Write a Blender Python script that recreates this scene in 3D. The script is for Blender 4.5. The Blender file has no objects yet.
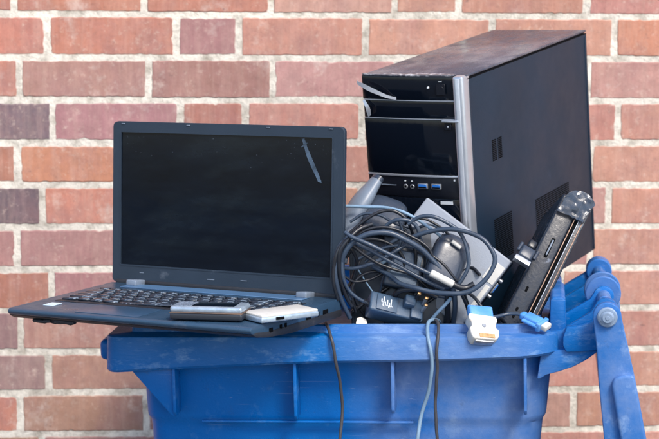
import bpy, bmesh, math, random
from mathutils import Vector, Matrix, noise
random.seed(7)
S = bpy.context.scene
C = S.collection
ZC = 1.59                     # camera height above the pavement
F, PITCH, ROLL = 1882.9, 0.1402, -0.0067
def RX(a): return Matrix.Rotation(a, 3, 'X')
def RY(a): return Matrix.Rotation(a, 3, 'Y')
def RZ(a): return Matrix.Rotation(a, 3, 'Z')
MC = RX(-PITCH) @ RY(ROLL)
CAM = Vector((0, 0, ZC))
def ray(px, py): return MC @ Vector(((px-329.5)/F, 1, -(py-219.5)/F))
def at(px, py, d):
    q = ray(px, py); return CAM + q*(d/q.y)
def hit(px, py, o, n):
    q = ray(px, py); return CAM + q*((o-CAM).dot(n)/q.dot(n))

# ------------------------------------------------------------------ materials
def srgb(r, g, b):
    f = lambda c: (c/255/12.92) if c/255 <= .04045 else ((c/255+.055)/1.055)**2.4
    return (f(r), f(g), f(b), 1)
def mat(name, col, rough=.5, metal=0, spec=.5, bump=0, bscale=200, var=0, vscale=8, col2=None, c2scale=6, c2lo=.5, c2hi=.7, coat=0, rvar=0, trans=0, alpha=1, stretch=None, sheen_wear=False):
    m = bpy.data.materials.new(name); m.use_nodes = True
    nt = m.node_tree; N = nt.nodes; L = nt.links
    b = N['Principled BSDF']
    if len(col) == 3: col = (*col, 1)
    b.inputs['Base Color'].default_value = col
    b.inputs['Roughness'].default_value = rough
    b.inputs['Metallic'].default_value = metal
    b.inputs['Specular IOR Level'].default_value = spec
    b.inputs['Coat Weight'].default_value = coat
    b.inputs['Coat Roughness'].default_value = .06
    b.inputs['Transmission Weight'].default_value = trans
    b.inputs['Alpha'].default_value = alpha
    tc = N.new('ShaderNodeTexCoord'); mp = N.new('ShaderNodeMapping'); L.new(tc.outputs['Object'], mp.inputs['Vector'])
    if stretch: mp.inputs['Scale'].default_value = stretch
    def nz(sc, det=5, ro=.6):
        n = N.new('ShaderNodeTexNoise'); n.inputs['Scale'].default_value = sc; n.inputs['Detail'].default_value = det; n.inputs['Roughness'].default_value = ro
        L.new(mp.outputs['Vector'], n.inputs['Vector']); return n.outputs['Fac']
    def mr(src, a, b_, lo, hi):
        r = N.new('ShaderNodeMapRange'); r.inputs[1].default_value = a; r.inputs[2].default_value = b_; r.inputs[3].default_value = lo; r.inputs[4].default_value = hi
        L.new(src, r.inputs[0]); return r.outputs[0]
    cur = None
    if col2:
        mx = N.new('ShaderNodeMix'); mx.data_type = 'RGBA'
        mx.inputs['A'].default_value = col; mx.inputs['B'].default_value = (*col2[:3], 1)
        L.new(mr(nz(c2scale, 8, .7), c2lo, c2hi, 0, 1), mx.inputs['Factor']); cur = mx.outputs['Result']
    if sheen_wear:      # blotchy pale patch painting a sheen over scuffs, plus hairline scratches
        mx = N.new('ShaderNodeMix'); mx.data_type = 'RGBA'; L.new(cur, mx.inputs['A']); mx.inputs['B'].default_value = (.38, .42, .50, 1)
        gp = N.new('ShaderNodeMapping'); gp.vector_type = 'TEXTURE'; gp.inputs['Location'].default_value = sheen_wear; gp.inputs['Scale'].default_value = (.17, .6, .24); L.new(tc.outputs['Object'], gp.inputs[0])
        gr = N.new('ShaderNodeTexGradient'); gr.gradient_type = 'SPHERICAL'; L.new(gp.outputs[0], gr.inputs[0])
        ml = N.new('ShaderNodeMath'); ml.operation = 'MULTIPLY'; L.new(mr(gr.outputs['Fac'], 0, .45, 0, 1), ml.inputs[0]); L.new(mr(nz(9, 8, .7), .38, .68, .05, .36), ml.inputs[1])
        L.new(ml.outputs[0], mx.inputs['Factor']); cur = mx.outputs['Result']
        m3 = N.new('ShaderNodeMapping'); m3.inputs['Scale'].default_value = (60, 60, 420); m3.inputs['Rotation'].default_value = (.3, .5, .2); L.new(tc.outputs['Object'], m3.inputs[0])
        n3 = N.new('ShaderNodeTexNoise'); n3.inputs['Scale'].default_value = 1; n3.inputs['Detail'].default_value = 2; L.new(m3.outputs[0], n3.inputs['Vector'])
        mx = N.new('ShaderNodeMix'); mx.data_type = 'RGBA'; L.new(cur, mx.inputs['A']); mx.inputs['B'].default_value = (.36, .46, .62, 1)
        L.new(mr(n3.outputs['Fac'], .71, .80, 0, .3), mx.inputs['Factor']); cur = mx.outputs['Result']
        for sc_, rt_ in (((8, 8, 520), (.04, .12, 0)), ((14, 14, 420), (-.5, .75, .1))):
            m3 = N.new('ShaderNodeMapping'); m3.inputs['Scale'].default_value = sc_; m3.inputs['Rotation'].default_value = rt_; L.new(tc.outputs['Object'], m3.inputs[0])
            n3 = N.new('ShaderNodeTexNoise'); n3.inputs['Scale'].default_value = 1; n3.inputs['Detail'].default_value = 1; L.new(m3.outputs[0], n3.inputs['Vector'])
            mx = N.new('ShaderNodeMix'); mx.data_type = 'RGBA'; L.new(cur, mx.inputs['A']); mx.inputs['B'].default_value = (.30, .42, .60, 1)
            L.new(mr(n3.outputs['Fac'], .74, .82, 0, .25), mx.inputs['Factor']); cur = mx.outputs['Result']
        mx = N.new('ShaderNodeMix'); mx.data_type = 'RGBA'; L.new(cur, mx.inputs['A']); mx.inputs['B'].default_value = (.05, .07, .10, 1)     # grime
        L.new(mr(nz(28, 8, .8), .60, .76, 0, .55), mx.inputs['Factor']); cur = mx.outputs['Result']
    if var:
        h = N.new('ShaderNodeHueSaturation')
        if cur: L.new(cur, h.inputs['Color'])
        else: h.inputs['Color'].default_value = col
        L.new(mr(nz(vscale), .3, .7, 1-var, 1+var), h.inputs['Value']); cur = h.outputs['Color']
    if cur: L.new(cur, b.inputs['Base Color'])
    if rvar: L.new(mr(nz(vscale*3, 6), .35, .7, max(.02, rough-rvar), rough+rvar), b.inputs['Roughness'])
    if bump:
        bp = N.new('ShaderNodeBump'); bp.inputs['Distance'].default_value = .001; bp.inputs['Strength'].default_value = bump
        L.new(nz(bscale, 3), bp.inputs['Height']); L.new(bp.outputs['Normal'], b.inputs['Normal'])
    return m
M = {}
M['bin'] = mat('bin_blue_plastic', (0, .118, .42), .36, spec=.32, var=.10, vscale=5, bump=.25, bscale=350, col2=(.10, .27, .55), c2scale=18, c2lo=.58, c2hi=.86, rvar=.12, sheen_wear=(.19, -.25, .955))
M['binrim'] = mat('bin_rim_scuffed_plastic', (0, .118, .40), .4, spec=.35, var=.12, vscale=9, bump=.35, bscale=300, col2=(.18, .34, .58), c2scale=60, c2lo=.52, c2hi=.80, rvar=.15, stretch=(.45, 1, 1), sheen_wear=(.17, -.29, 1.05))
M['lid'] = mat('lid_blue_plastic', (0, .116, .40), .36, spec=.35, var=.1, vscale=7, bump=.2, bscale=300, col2=(.22, .36, .60), c2scale=30, c2lo=.55, c2hi=.8, rvar=.1, sheen_wear=(.37, -.30, .99))
M['boltm'] = mat('grey_bolt_plastic', (.22, .30, .42), .5, bump=.3, var=.15, vscale=60)
M['rubber'] = mat('black_rubber', (.02, .02, .022), .7, bump=.3)
M['lap'] = mat('laptop_slate_plastic', (.019, .032, .052), .42, bump=.12, bscale=900, var=.12, vscale=12, col2=(.10, .12, .15), c2scale=18, c2lo=.62, c2hi=.8, rvar=.08)
M['deck'] = mat('laptop_deck_plastic', (.026, .062, .112), .36, bump=.12, bscale=900, var=.10, vscale=14, col2=(.09, .10, .13), c2scale=14, c2lo=.6, c2hi=.8, rvar=.1)
M['lapd'] = mat('laptop_underside_plastic', (.018, .020, .026), .55, bump=.3, bscale=300, var=.2, vscale=40, col2=(.08, .07, .065), c2scale=40, c2lo=.6, c2hi=.75)
M['strip'] = mat('speaker_grille_plastic', (.075, .16, .29), .35, var=.08)
M['pad'] = mat('touchpad', (.030, .070, .13), .3, var=.08)
M['key'] = mat('key_plastic', (.022, .032, .050), .32, var=.3, vscale=60, col2=(.20, .26, .33), c2scale=150, c2lo=.55, c2hi=.62)  # pale blue specks in the colour stand in for glints on the keys
M['keybed'] = mat('key_bed', (.012, .015, .022), .5)
M['glass'] = mat('dead_screen_glass', (.0022, .0050, .0105), .08, spec=.34, var=.3, vscale=9, rvar=.05, col2=(.014, .023, .031), c2scale=3.2, c2lo=.48, c2hi=.85, stretch=(1, 1, 3.2))  # soft paler bands painted into the colour in place of reflections
M['streakm'] = mat('screen_streak', (.11, .17, .25), .4, var=.5, vscale=60, alpha=.6)
M['sticker'] = mat('pale_sticker', (.55, .66, .74), .5, var=.1, vscale=90)
M['white'] = mat('white_plastic', (.60, .59, .55), .5, bump=.2, var=.08, vscale=50, col2=(.5, .42, .33), c2scale=55, c2lo=.6, c2hi=.72)
M['paper'] = mat('torn_paper', (.72, .67, .6), .8, bump=.4)
M['silver'] = mat('silver_trim', (.52, .56, .62), .3, metal=.65, var=.08, vscale=30, bump=.1)
M['film'] = mat('peeling_silver_film', (.62, .66, .72), .3, metal=.5, bump=.3, bscale=120)
M['phone'] = mat('phone_silver', (.42, .52, .62), .32, metal=.5, var=.2, vscale=80, bump=.3, bscale=250)
M['phoned'] = mat('phone_dark', (.025, .030, .040), .3, var=.1)
M['copper'] = mat('brown_metal_edge', (.30, .20, .15), .35, metal=.7, var=.3, vscale=70)
M['gloss'] = mat('gloss_black_bezel', (.003, .0055, .011), .10, spec=.4, rvar=.05, col2=(.012, .015, .022), c2scale=20, c2lo=.6, c2hi=.8)
M['lipm'] = mat('worn_top_edge', (.10, .10, .12), .35, col2=(.6, .6, .62), c2scale=110, c2lo=.5, c2hi=.62)
M['pcin'] = mat('satin_black_bezel', (.006, .008, .014), .35, spec=.4, bump=.1)
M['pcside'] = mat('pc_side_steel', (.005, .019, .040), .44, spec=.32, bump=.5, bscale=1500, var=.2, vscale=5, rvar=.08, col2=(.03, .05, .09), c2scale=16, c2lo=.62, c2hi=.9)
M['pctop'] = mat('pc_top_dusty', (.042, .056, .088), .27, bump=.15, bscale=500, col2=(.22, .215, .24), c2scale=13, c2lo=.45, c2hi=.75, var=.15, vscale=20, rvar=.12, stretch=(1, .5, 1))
M['slot'] = mat('slot_black', (.0015, .002, .003), .8, spec=.1)
M['usb'] = mat('usb_blue', (.02, .16, .55), .4)
M['metal'] = mat('port_metal', (.45, .47, .5), .35, metal=.8, var=.15, vscale=200)
M['mark'] = mat('printed_mark_white', (.6, .64, .68), .6)
M['cable'] = mat('cable_slate', (.034, .054, .088), .34, bump=.1, var=.15, vscale=25, col2=(.12, .14, .17), c2scale=30, c2lo=.6, c2hi=.75)
M['cabled'] = mat('cable_black', (.012, .015, .022), .32, var=.2, vscale=25)
M['cablel'] = mat('cable_pale_blue', (.19, .30, .42), .42, var=.12, vscale=30)
M['cabler'] = mat('cable_brownish', (.050, .050, .058), .5, var=.2, vscale=30)
M['brick'] = mat('adapter_plastic', (.042, .080, .135), .42, bump=.35, bscale=700, var=.15, vscale=30, col2=(.07, .08, .10), c2scale=35, c2lo=.6, c2hi=.75)
M['mouse'] = mat('smooth_black_plastic', (.030, .042, .066), .30, bump=.1, var=.15, vscale=20, rvar=.1)
M['panel'] = mat('dark_panel_plastic', (.016, .026, .042), .45, bump=.15, var=.2, vscale=12, rvar=.1)
M['dock'] = mat('pale_grey_case', (.27, .30, .35), .48, bump=.25, bscale=500, var=.08, vscale=10, col2=(.24, .22, .22), c2scale=22, c2lo=.6, c2hi=.78)
M['greyp'] = mat('grey_plastic', (.16, .20, .26), .38, var=.15, vscale=20, bump=.15)
M['slab'] = mat('worn_black_case', (.008, .013, .024), .34, bump=.3, bscale=220, var=.3, vscale=30, col2=(.24, .28, .35), c2scale=60, c2lo=.60, c2hi=.74, rvar=.15)
M['tape'] = mat('crumpled_clear_tape', (.035, .055, .09), .2, bump=.6, bscale=110, var=.5, vscale=60, alpha=.8, rvar=.1)
M['vga'] = mat('blue_connector_plastic', (.07, .27, .62), .42, bump=.2, var=.12, vscale=50, col2=(.15, .33, .68), c2scale=40, c2lo=.5, c2hi=.75)
M['gold'] = mat('brass_contacts', (.55, .33, .16), .4, metal=.7, var=.3, vscale=200)

# brick and mortar
def wall_mats():
    m = bpy.data.materials.new('fired_clay_brick'); m.use_nodes = True
    nt = m.node_tree; N = nt.nodes; L = nt.links; b = N['Principled BSDF']
    at_ = N.new('ShaderNodeAttribute'); at_.attribute_name = 'brick_colour'
    tc = N.new('ShaderNodeTexCoord')
    def nz(sc, det=6, ro=.6, st=None):
        n = N.new('ShaderNodeTexNoise'); n.inputs['Scale'].default_value = sc; n.inputs['Detail'].default_value = det; n.inputs['Roughness'].default_value = ro
        if st:
            mp = N.new('ShaderNodeMapping'); mp.inputs['Scale'].default_value = st; L.new(tc.outputs['Object'], mp.inputs[0]); L.new(mp.outputs[0], n.inputs['Vector'])
        else: L.new(tc.outputs['Object'], n.inputs['Vector'])
        return n.outputs['Fac']
    def mr(src, a, c, lo, hi):
        r = N.new('ShaderNodeMapRange'); r.inputs[1].default_value = a; r.inputs[2].default_value = c; r.inputs[3].default_value = lo; r.inputs[4].default_value = hi
        L.new(src, r.inputs[0]); return r.outputs[0]
    def mix(fac, A, B):
        x = N.new('ShaderNodeMix'); x.data_type = 'RGBA'; L.new(fac, x.inputs['Factor'])
        for k, v in (('A', A), ('B', B)):
            if isinstance(v, tuple): x.inputs[k].default_value = v
            else: L.new(v, x.inputs[k])
        return x.outputs['Result']
    c = at_.outputs['Color']
    c = mix(mr(nz(11, 7, .7), .44, .66, 0, .5), c, (.30, .165, .165, 1))       # purple firing flush
    c = mix(mr(nz(22, 5, .7, (3.0, 1, .35)), .44, .78, 0, .32), c, (.60, .43, .35, 1))  # drag streaks, lime bloom
    c = mix(mr(nz(75, 6, .8), .56, .72, 0, .6), c, (.66, .52, .43, 1))
    c = mix(mr(nz(170, 4, .8), .55, .75, 0, .5), c, (.20, .11, .10, 1))         # grit
    c = mix(mr(nz(13, 7, .75), .56, .70, 0, .45), c, (.64, .56, .50, 1))       # lime wash stains         # pale speckles
    c = mix(mr(nz(45, 4, .7, (1, 1, 1.7)), .66, .74, 0, .55), c, (.12, .08, .08, 1))  # burnt flecks
    h = N.new('ShaderNodeHueSaturation'); L.new(c, h.inputs['Color']); L.new(mr(nz(30, 6, .7), .3, .7, .86, 1.12), h.inputs['Value'])
    L.new(h.outputs[0], b.inputs['Base Color']); b.inputs['Roughness'].default_value = .85; b.inputs['Specular IOR Level'].default_value = .25
    bp = N.new('ShaderNodeBump'); bp.inputs['Distance'].default_value = .0018; bp.inputs['Strength'].default_value = .7
    ad = N.new('ShaderNodeMath'); ad.operation = 'ADD'; L.new(nz(70, 6, .7), ad.inputs[0]); L.new(nz(25, 3, .5, (4, 1, .4)), ad.inputs[1])
    L.new(ad.outputs[0], bp.inputs['Height']); L.new(bp.outputs[0], b.inputs['Normal'])
    g = bpy.data.materials.new('lime_mortar'); g.use_nodes = True
    N2 = g.node_tree.nodes; L2 = g.node_tree.links; b2 = N2['Principled BSDF']; b2.inputs['Roughness'].default_value = .9
    t2 = N2.new('ShaderNodeTexCoord')
    def nz2(sc, d=6):
        n = N2.new('ShaderNodeTexNoise'); n.inputs['Scale'].default_value = sc; n.inputs['Detail'].default_value = d; n.inputs['Roughness'].default_value = .7
        L2.new(t2.outputs['Object'], n.inputs['Vector']); return n.outputs['Fac']
    cr = N2.new('ShaderNodeValToRGB'); L2.new(nz2(40), cr.inputs[0])
    e = cr.color_ramp.elements; e[0].position = .3; e[0].color = (.42, .37, .30, 1); e[1].position = .55; e[1].color = (.78, .725, .63, 1)
    h2 = N2.new('ShaderNodeHueSaturation'); L2.new(cr.outputs[0], h2.inputs['Color'])
    r2 = N2.new('ShaderNodeMapRange'); r2.inputs[1].default_value = .35; r2.inputs[2].default_value = .65; r2.inputs[3].default_value = .80; r2.inputs[4].default_value = 1.06; L2.new(nz2(5), r2.inputs[0]); L2.new(r2.outputs[0], h2.inputs['Value'])
    L2.new(h2.outputs[0], b2.inputs['Base Color'])
    bp2 = N2.new('ShaderNodeBump'); bp2.inputs['Distance'].default_value = .003; bp2.inputs['Strength'].default_value = .9; L2.new(nz2(160, 4), bp2.inputs['Height']); L2.new(bp2.outputs[0], b2.inputs['Normal'])
    return m, g
M['wbrick'], M['mortar'] = wall_mats()

# ------------------------------------------------------------------ helpers
def link(name, V, Fc, m, parent=None, sharp=38, smooth=True):
    me = bpy.data.meshes.new(name); me.from_pydata([tuple(v) for v in V], [], Fc)
    bm = bmesh.new(); bm.from_mesh(me); bmesh.ops.recalc_face_normals(bm, faces=bm.faces); bm.to_mesh(me); bm.free()
    me.materials.append(M[m] if isinstance(m, str) else m)
    if smooth:
        me.polygons.foreach_set('use_smooth', [True]*len(me.polygons)); me.set_sharp_from_angle(angle=math.radians(sharp))
    o = bpy.data.objects.new(name, me); C.objects.link(o)
    if parent: o.parent = parent
    return o
class MB:
    def __init__(s): s.V = []; s.F = []
    def add(s, V, Fc):
        n = len(s.V); s.V += [Vector(v) for v in V]; s.F += [[i+n for i in f] for f in Fc]; return s
    def build(s, name, m, parent=None, sharp=38, smooth=True): return link(name, s.V, s.F, m, parent, sharp, smooth)
    def from_bm(s, bm, X=None):
        bm.verts.index_update()
        V = [(X @ v.co if X else v.co.copy()) for v in bm.verts]; Fc = [[v.index for v in f.verts] for f in bm.faces]
        bm.free(); return s.add(V, Fc)
    def box(s, c, size, r=0, seg=2, rot=None):      # centre, size, bevel
        bm = bmesh.new(); bmesh.ops.create_cube(bm, size=1)
        for v in bm.verts: v.co = Vector((v.co.x*size[0], v.co.y*size[1], v.co.z*size[2]))
        if r > 0: bmesh.ops.bevel(bm, geom=bm.edges[:], offset=min(r, min(size)*.49), segments=seg, affect='EDGES', profile=.5)
        X = Matrix.Translation(Vector(c)) @ (rot.to_4x4() if rot else Matrix.Identity(4))
        return s.from_bm(bm, X)
    def prism(s, poly, o, u, v, w, t, r=0, seg=2, rn=0):     # polygon in (u,v) at o, extruded t along w
        o, u, v, w = map(Vector, (o, u, v, w))
        bm = bmesh.new()
        a = [bm.verts.new(o+u*p[0]+v*p[1]) for p in poly]
        f = bm.faces.new(a); ex = bmesh.ops.extrude_face_region(bm, geom=[f])
        bmesh.ops.translate(bm, verts=[e for e in ex['geom'] if isinstance(e, bmesh.types.BMVert)], vec=w*t)
        bmesh.ops.recalc_face_normals(bm, faces=bm.faces)
        if r > 0: bmesh.ops.bevel(bm, geom=bm.edges[:], offset=r, segments=seg, affect='EDGES', profile=.5, clamp_overlap=True)
        return s.from_bm(bm)
    def tube(s, P, r, n=10, cap=True, flat=1):
        P = [Vector(p) for p in P]; k = len(P); R_ = r if isinstance(r, (list, tuple)) else [r]*k
        t = [(P[min(i+1, k-1)]-P[max(i-1, 0)]).normalized() for i in range(k)]
        up = Vector((0, 0, 1)) if abs(t[0].z) < .9 else Vector((0, 1, 0))
        a = t[0].cross(up).normalized(); V = []; Fc = []
        for i in range(k):
            a = (a - t[i]*a.dot(t[i])).normalized(); b = t[i].cross(a)
            for j in range(n):
                q = 2*math.pi*j/n; V.append(P[i]+(a*math.cos(q)+b*math.sin(q)*flat)*R_[i])
        for i in range(k-1):
            for j in range(n): Fc.append([i*n+j, i*n+(j+1) % n, (i+1)*n+(j+1) % n, (i+1)*n+j])
        if cap: Fc += [list(range(n))[::-1], [(k-1)*n+j for j in range(n)]]
        return s.add(V, Fc)
    def cyl(s, a, b, r, n=28, bev=.0008):
        a, b = Vector(a), Vector(b); d = (b-a).normalized()
        return s.tube([a, a+d*bev*.01, a+d*bev, b-d*bev, b-d*bev*.01, b], [r-bev, r-bev, r, r, r-bev, r-bev], n)
def spline(P, step=.004):
    P = [Vector(p) for p in P]; Q = [P[0]*2-P[1]] + P + [P[-1]*2-P[-2]]; out = []
    for i in range(1, len(Q)-2):
        n = max(2, int((Q[i+1]-Q[i]).length/step))
        for k in range(n):
            t = k/n; a, b, c, d = Q[i-1:i+3]
            out.append(.5*((2*b)+(c-a)*t+(2*a-5*b+4*c-d)*t*t+(3*b-a-3*c+d)*t**3))
    out.append(P[-1]); return out
def tag(o, label, cat, group=None):
    o['label'] = label; o['category'] = cat
    if group: o['group'] = group
    return o
def thing(name, loc, rot, label, cat, group=None):
    o = bpy.data.objects.new(name, None); o.empty_display_size = .05; C.objects.link(o)
    o.matrix_world = Matrix.Translation(Vector(loc)) @ rot.to_4x4()
    return tag(o, label, cat, group)
def rrect(x0, x1, y0, y1, rr, n=6):      # rounded rectangle, rr = radii (x0y0, x1y0, x1y1, x0y1), ccw
    out = []
    for (cx, cy, r, a0) in ((x0+rr[0], y0+rr[0], rr[0], math.pi), (x1-rr[1], y0+rr[1], rr[1], 1.5*math.pi), (x1-rr[2], y1-rr[2], rr[2], 0), (x0+rr[3], y1-rr[3], rr[3], .5*math.pi)):
        for k in range(n+1):
            a = a0+.5*math.pi*k/n; out.append((cx+r*math.cos(a), cy+r*math.sin(a)))
    return out

# ------------------------------------------------------------------ camera, light, render settings
cd = bpy.data.cameras.new('camera'); cam = bpy.data.objects.new('camera', cd); C.objects.link(cam); S.camera = cam
right, fwd, up = MC @ Vector((1, 0, 0)), MC @ Vector((0, 1, 0)), MC @ Vector((0, 0, 1))
R3 = Matrix((right, up, -fwd)).transposed()
cam.matrix_world = Matrix.Translation(CAM) @ R3.to_4x4()
cd.sensor_width = 36; cd.lens = F*36/659; cd.clip_end = 1000; cd.clip_start = .05
cd.dof.use_dof = True; cd.dof.focus_distance = 2.56; cd.dof.aperture_fstop = 10
w = bpy.data.worlds.new('World'); S.world = w; w.use_nodes = True
nt = w.node_tree; bg = nt.nodes['Background']; sk = nt.nodes.new('ShaderNodeTexSky'); sk.sky_type = 'NISHITA'; sk.sun_disc = False
EL, AZ = math.radians(48), math.radians(28)      # sun: high, behind the camera and to its right
sdir = Vector((math.sin(AZ)*math.cos(EL), -math.cos(AZ)*math.cos(EL), math.sin(EL)))
sk.sun_elevation = EL; sk.sun_rotation = math.atan2(sdir.x, sdir.y); sk.dust_density = 2.0; sk.altitude = 50
nt.links.new(sk.outputs[0], bg.inputs['Color']); bg.inputs['Strength'].default_value = .15
sl = bpy.data.lights.new('sun', 'SUN'); sl.energy = 1.7; sl.angle = math.radians(16); sl.color = (1, .93, .84)
so = bpy.data.objects.new('sun', sl); C.objects.link(so); so.rotation_euler = sdir.to_track_quat('Z', 'Y').to_euler(); so.location = sdir*20
vs = S.view_settings; vs.view_transform = 'Standard'; vs.look = 'None'; vs.gamma = 1; vs.use_curve_mapping = False; vs.exposure = .88

# ------------------------------------------------------------------ ground
gm = mat('pavement', (.085, .085, .09), .9, bump=.8, bscale=60, var=.2, vscale=3)
g = link('pavement', [(-60, -60, 0), (60, -60, 0), (60, 60, 0), (-60, 60, 0)], [[0, 1, 2, 3]], gm); g['kind'] = 'structure'

# ------------------------------------------------------------------ brick wall
WY = .0607; WO = CAM+Vector((0, 3.3259, 0)); U = Vector((math.cos(WY), math.sin(WY), 0)); WN = Vector((math.sin(WY), -math.cos(WY), 0))
Z0 = ZC-.1072                                  # bed joint below course 0
PAL = {'O': (.54, .235, .16), 'S': (.53, .27, .205), 'M': (.41, .215, .20), 'D': (.17, .125, .145), 'R': (.46, .20, .15), 'B': (.40, .22, .17), 'P': (.48, .265, .225), 'G': (.30, .19, .18)}
jpx = {0: ([14.3, 143.7, 271, 394.3, 458.7, 586.3], 'RRRPSSS', 5), 1: ([47.3, 175.7, 239, 365, 492, 614], 'OOMSSSO', 35), 2: ([19, 148, 272.3, 398, 461, 587.3], 'RMBPSSP', 79),
       3: ([52.3, 181, 245, 362, 490, 617.7], 'DMRSSSS', 122), 4: ([17.8, 147, 272, 400, 530, 590], 'RORSSSS', 165), 5: ([42.6, 171, 234, 361, 483, 608.5], 'DORSSPS', 207),
       6: ([17.5, 146, 274, 400, 463, 590], 'MMMSSPS', 249), 7: ([51.7, 180, 243, 370, 497, 560], 'RMBSSSS', 290), 8: ([21, 149, 276, 403, 467, 592], 'GBMSPSS', 332),
       9: ([48.2, 176, 300, 364, 490, 617], 'GBMBSSS', 373), 10: ([20.4, 146, 272, 398, 462, 573, 633], 'OBMBSPSS', 412), 11: ([42, 169, 296, 360, 487, 613], 'BMMBSSS', 450)}
def wx(px, py): return (hit(px, py, WO, WN)-WO).dot(U)
cells = []     # (x0, x1, z0, z1, colour, detail)
rnd = random.Random(3)
for c_ in range(-17, 20):
    zt = Z0-.075*(c_-1); zb = zt-.075
    if zt < .02: continue
    if c_ in jpx:
        js = [wx(p, jpx[c_][2]) for p in jpx[c_][0]]; cols = jpx[c_][1]
        while len(cols) < len(js)+1: cols += 'S'
    else:
        js = [-.55+(.0 if c_ % 2 else .1125)+.225*k for k in range(3)]; cols = ''.join(rnd.choice('SSRMBPO') for _ in range(4))
    x = js[0]; left = []
    while x > -3.8:
        x -= .225 if rnd.random() > .22 else .1125; left.append(x)
    x = js[-1]; rt = []
    while x < 3.8:
        x += .225 if rnd.random() > .22 else .1125; rt.append(x)
    xs = left[::-1]+js+rt; nl = len(left)
    for i in range(len(xs)-1):
        k = i-nl+1
        col = cols[k] if 0 <= k < len(cols) else rnd.choice('SSSRMBPOG')
        cells.append((xs[i], xs[i+1], max(zb, .004), zt, PAL[col], c_ in range(-2, 14) and -1.6 < xs[i] < 1.6))
V = []; Fc = []; CO = []
def wp(x, dz, z): return WO+U*x+WN*dz+Vector((0, 0, z-ZC))
for (a, b, zb, zt, col, hi) in cells:
    m = .0052
    x0, x1, z0_, z1_ = a+m+rnd.uniform(-.0012, .0012), b-m+rnd.uniform(-.0012, .0012), zb+m+rnd.uniform(-.001, .001), zt-m+rnd.uniform(-.001, .001)
    if z1_-z0_ < .01: continue
    nx, nz_ = (max(3, int((x1-x0)/.0055)), 11) if hi else (2, 1)
    ring = [(x0+(x1-x0)*i/nx, z0_) for i in range(nx)]+[(x1, z0_+(z1_-z0_)*i/nz_) for i in range(nz_)]+[(x1-(x1-x0)*i/nx, z1_) for i in range(nx)]+[(x0, z1_-(z1_-z0_)*i/nz_) for i in range(nz_)]
    cx, cz = (x0+x1)/2, (z0_+z1_)/2; sd = rnd.random()*99; prot = rnd.uniform(-.0004, .0006)
    k = len(ring); n0 = len(V); j = []
    for (x, z) in ring:
        e = noise.noise(Vector((x*60, z*60, sd)))*.0026 + noise.noise(Vector((x*190, z*190, sd)))*.0013 if hi else 0
        dx, dz = (x-cx)/(x1-x0)*2, (z-cz)/(z1_-z0_)*2
        cr = .0007 if abs(dx) > .99 and abs(dz) > .99 else 0
        ch = noise.noise(Vector((x*38, z*38, sd+7))); e += max(0, ch-.50)*.012
        j.append((x-(math.copysign(e+cr, dx) if abs(dx) > .98 else 0), z-(math.copysign(e+cr, dz) if abs(dz) > .98 else 0)))
    for lay, (ins, dp) in enumerate(((0, -.012), (0, .0004), (.0013, .0016))):
        for (x, z) in j:
            V.append(wp(x-ins*math.copysign(1, x-cx), dp+(prot if lay else 0), z-ins*math.copysign(1, z-cz)))
    for lay in (0, 1):
        for i in range(k): Fc.append([n0+lay*k+i, n0+lay*k+(i+1) % k, n0+(lay+1)*k+(i+1) % k, n0+(lay+1)*k+i])
    Fc.append([n0+2*k+i for i in range(k)])
    q = rnd.uniform(.82, 1.02); cc = (min(1, col[0]*q), min(1, col[1]*q*rnd.uniform(.94, 1.06)), min(1, col[2]*q*rnd.uniform(.94, 1.06)), 1)
    CO += [cc]*(3*k)
wall = thing('brick_wall', WO-Vector((0, 0, ZC)), Matrix.Identity(3), 'red and mauve brick wall with pale mortar joints behind the bin', 'wall')
off = WO-Vector((0, 0, ZC))
me = bpy.data.meshes.new('bricks'); me.from_pydata([tuple(v-off) for v in V], [], Fc); me.materials.append(M['wbrick'])
ca = me.color_attributes.new('brick_colour', 'FLOAT_COLOR', 'POINT'); ca.data.foreach_set('color', [c for q in CO for c in q])
bo = bpy.data.objects.new('brickwork', me); C.objects.link(bo); bo.parent = wall
mb = MB(); gx = 180; gz = 70
Vg = []; Fg = []
for i in range(gx+1):
    for k in range(gz+1):
        x = -4+8*i/gx; z = 2.86*k/gz
        Vg.append(wp(x, .0005+noise.noise(Vector((x*14, 3, z*14)))*.0012, z)-off)
for i in range(gx):
    for k in range(gz): Fg.append([i*(gz+1)+k, (i+1)*(gz+1)+k, (i+1)*(gz+1)+k+1, i*(gz+1)+k+1])
mo = MB().add(Vg, Fg)
c8 = [wp(x, d, z)-off for x in (-4, 4) for d in (-.013, -.2) for z in (.0, 2.87)]
mo.add(c8, [[0, 1, 3, 2], [4, 6, 7, 5], [0, 2, 6, 4], [1, 5, 7, 3], [2, 3, 7, 6], [0, 4, 5, 1]])
mo.build('mortar', 'mortar', wall)

# ------------------------------------------------------------------ wheelie bin
BA, BT = -.11, -.028
BR = RZ(BA) @ RY(BT)
near_mid = Vector((-.0075, 2.54, ZC-.5214))
HR = near_mid.z
rimc = near_mid + BR @ Vector((0, .29, 0))
broot = rimc - BR @ Vector((0, 0, HR-.006)); 
def BL(p): return BR.transposed() @ (p-rimc)         # world -> bin local, z = 0 on the rim edge
def bxz(px, py, yl):
    q = BL(hit(px, py, rimc+BR @ Vector((0, yl, 0)), BR @ Vector((0, 1, 0)))); return (q.x, q.z)
bin_ = thing('wheelie_bin', broot, BR, 'blue plastic wheelie bin with its lid swung open and hanging down', 'bin')
ZB = HR-.006
def bp(x, y, z): return Vector((x, y, z+ZB))          # rim-local -> root-local
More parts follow.
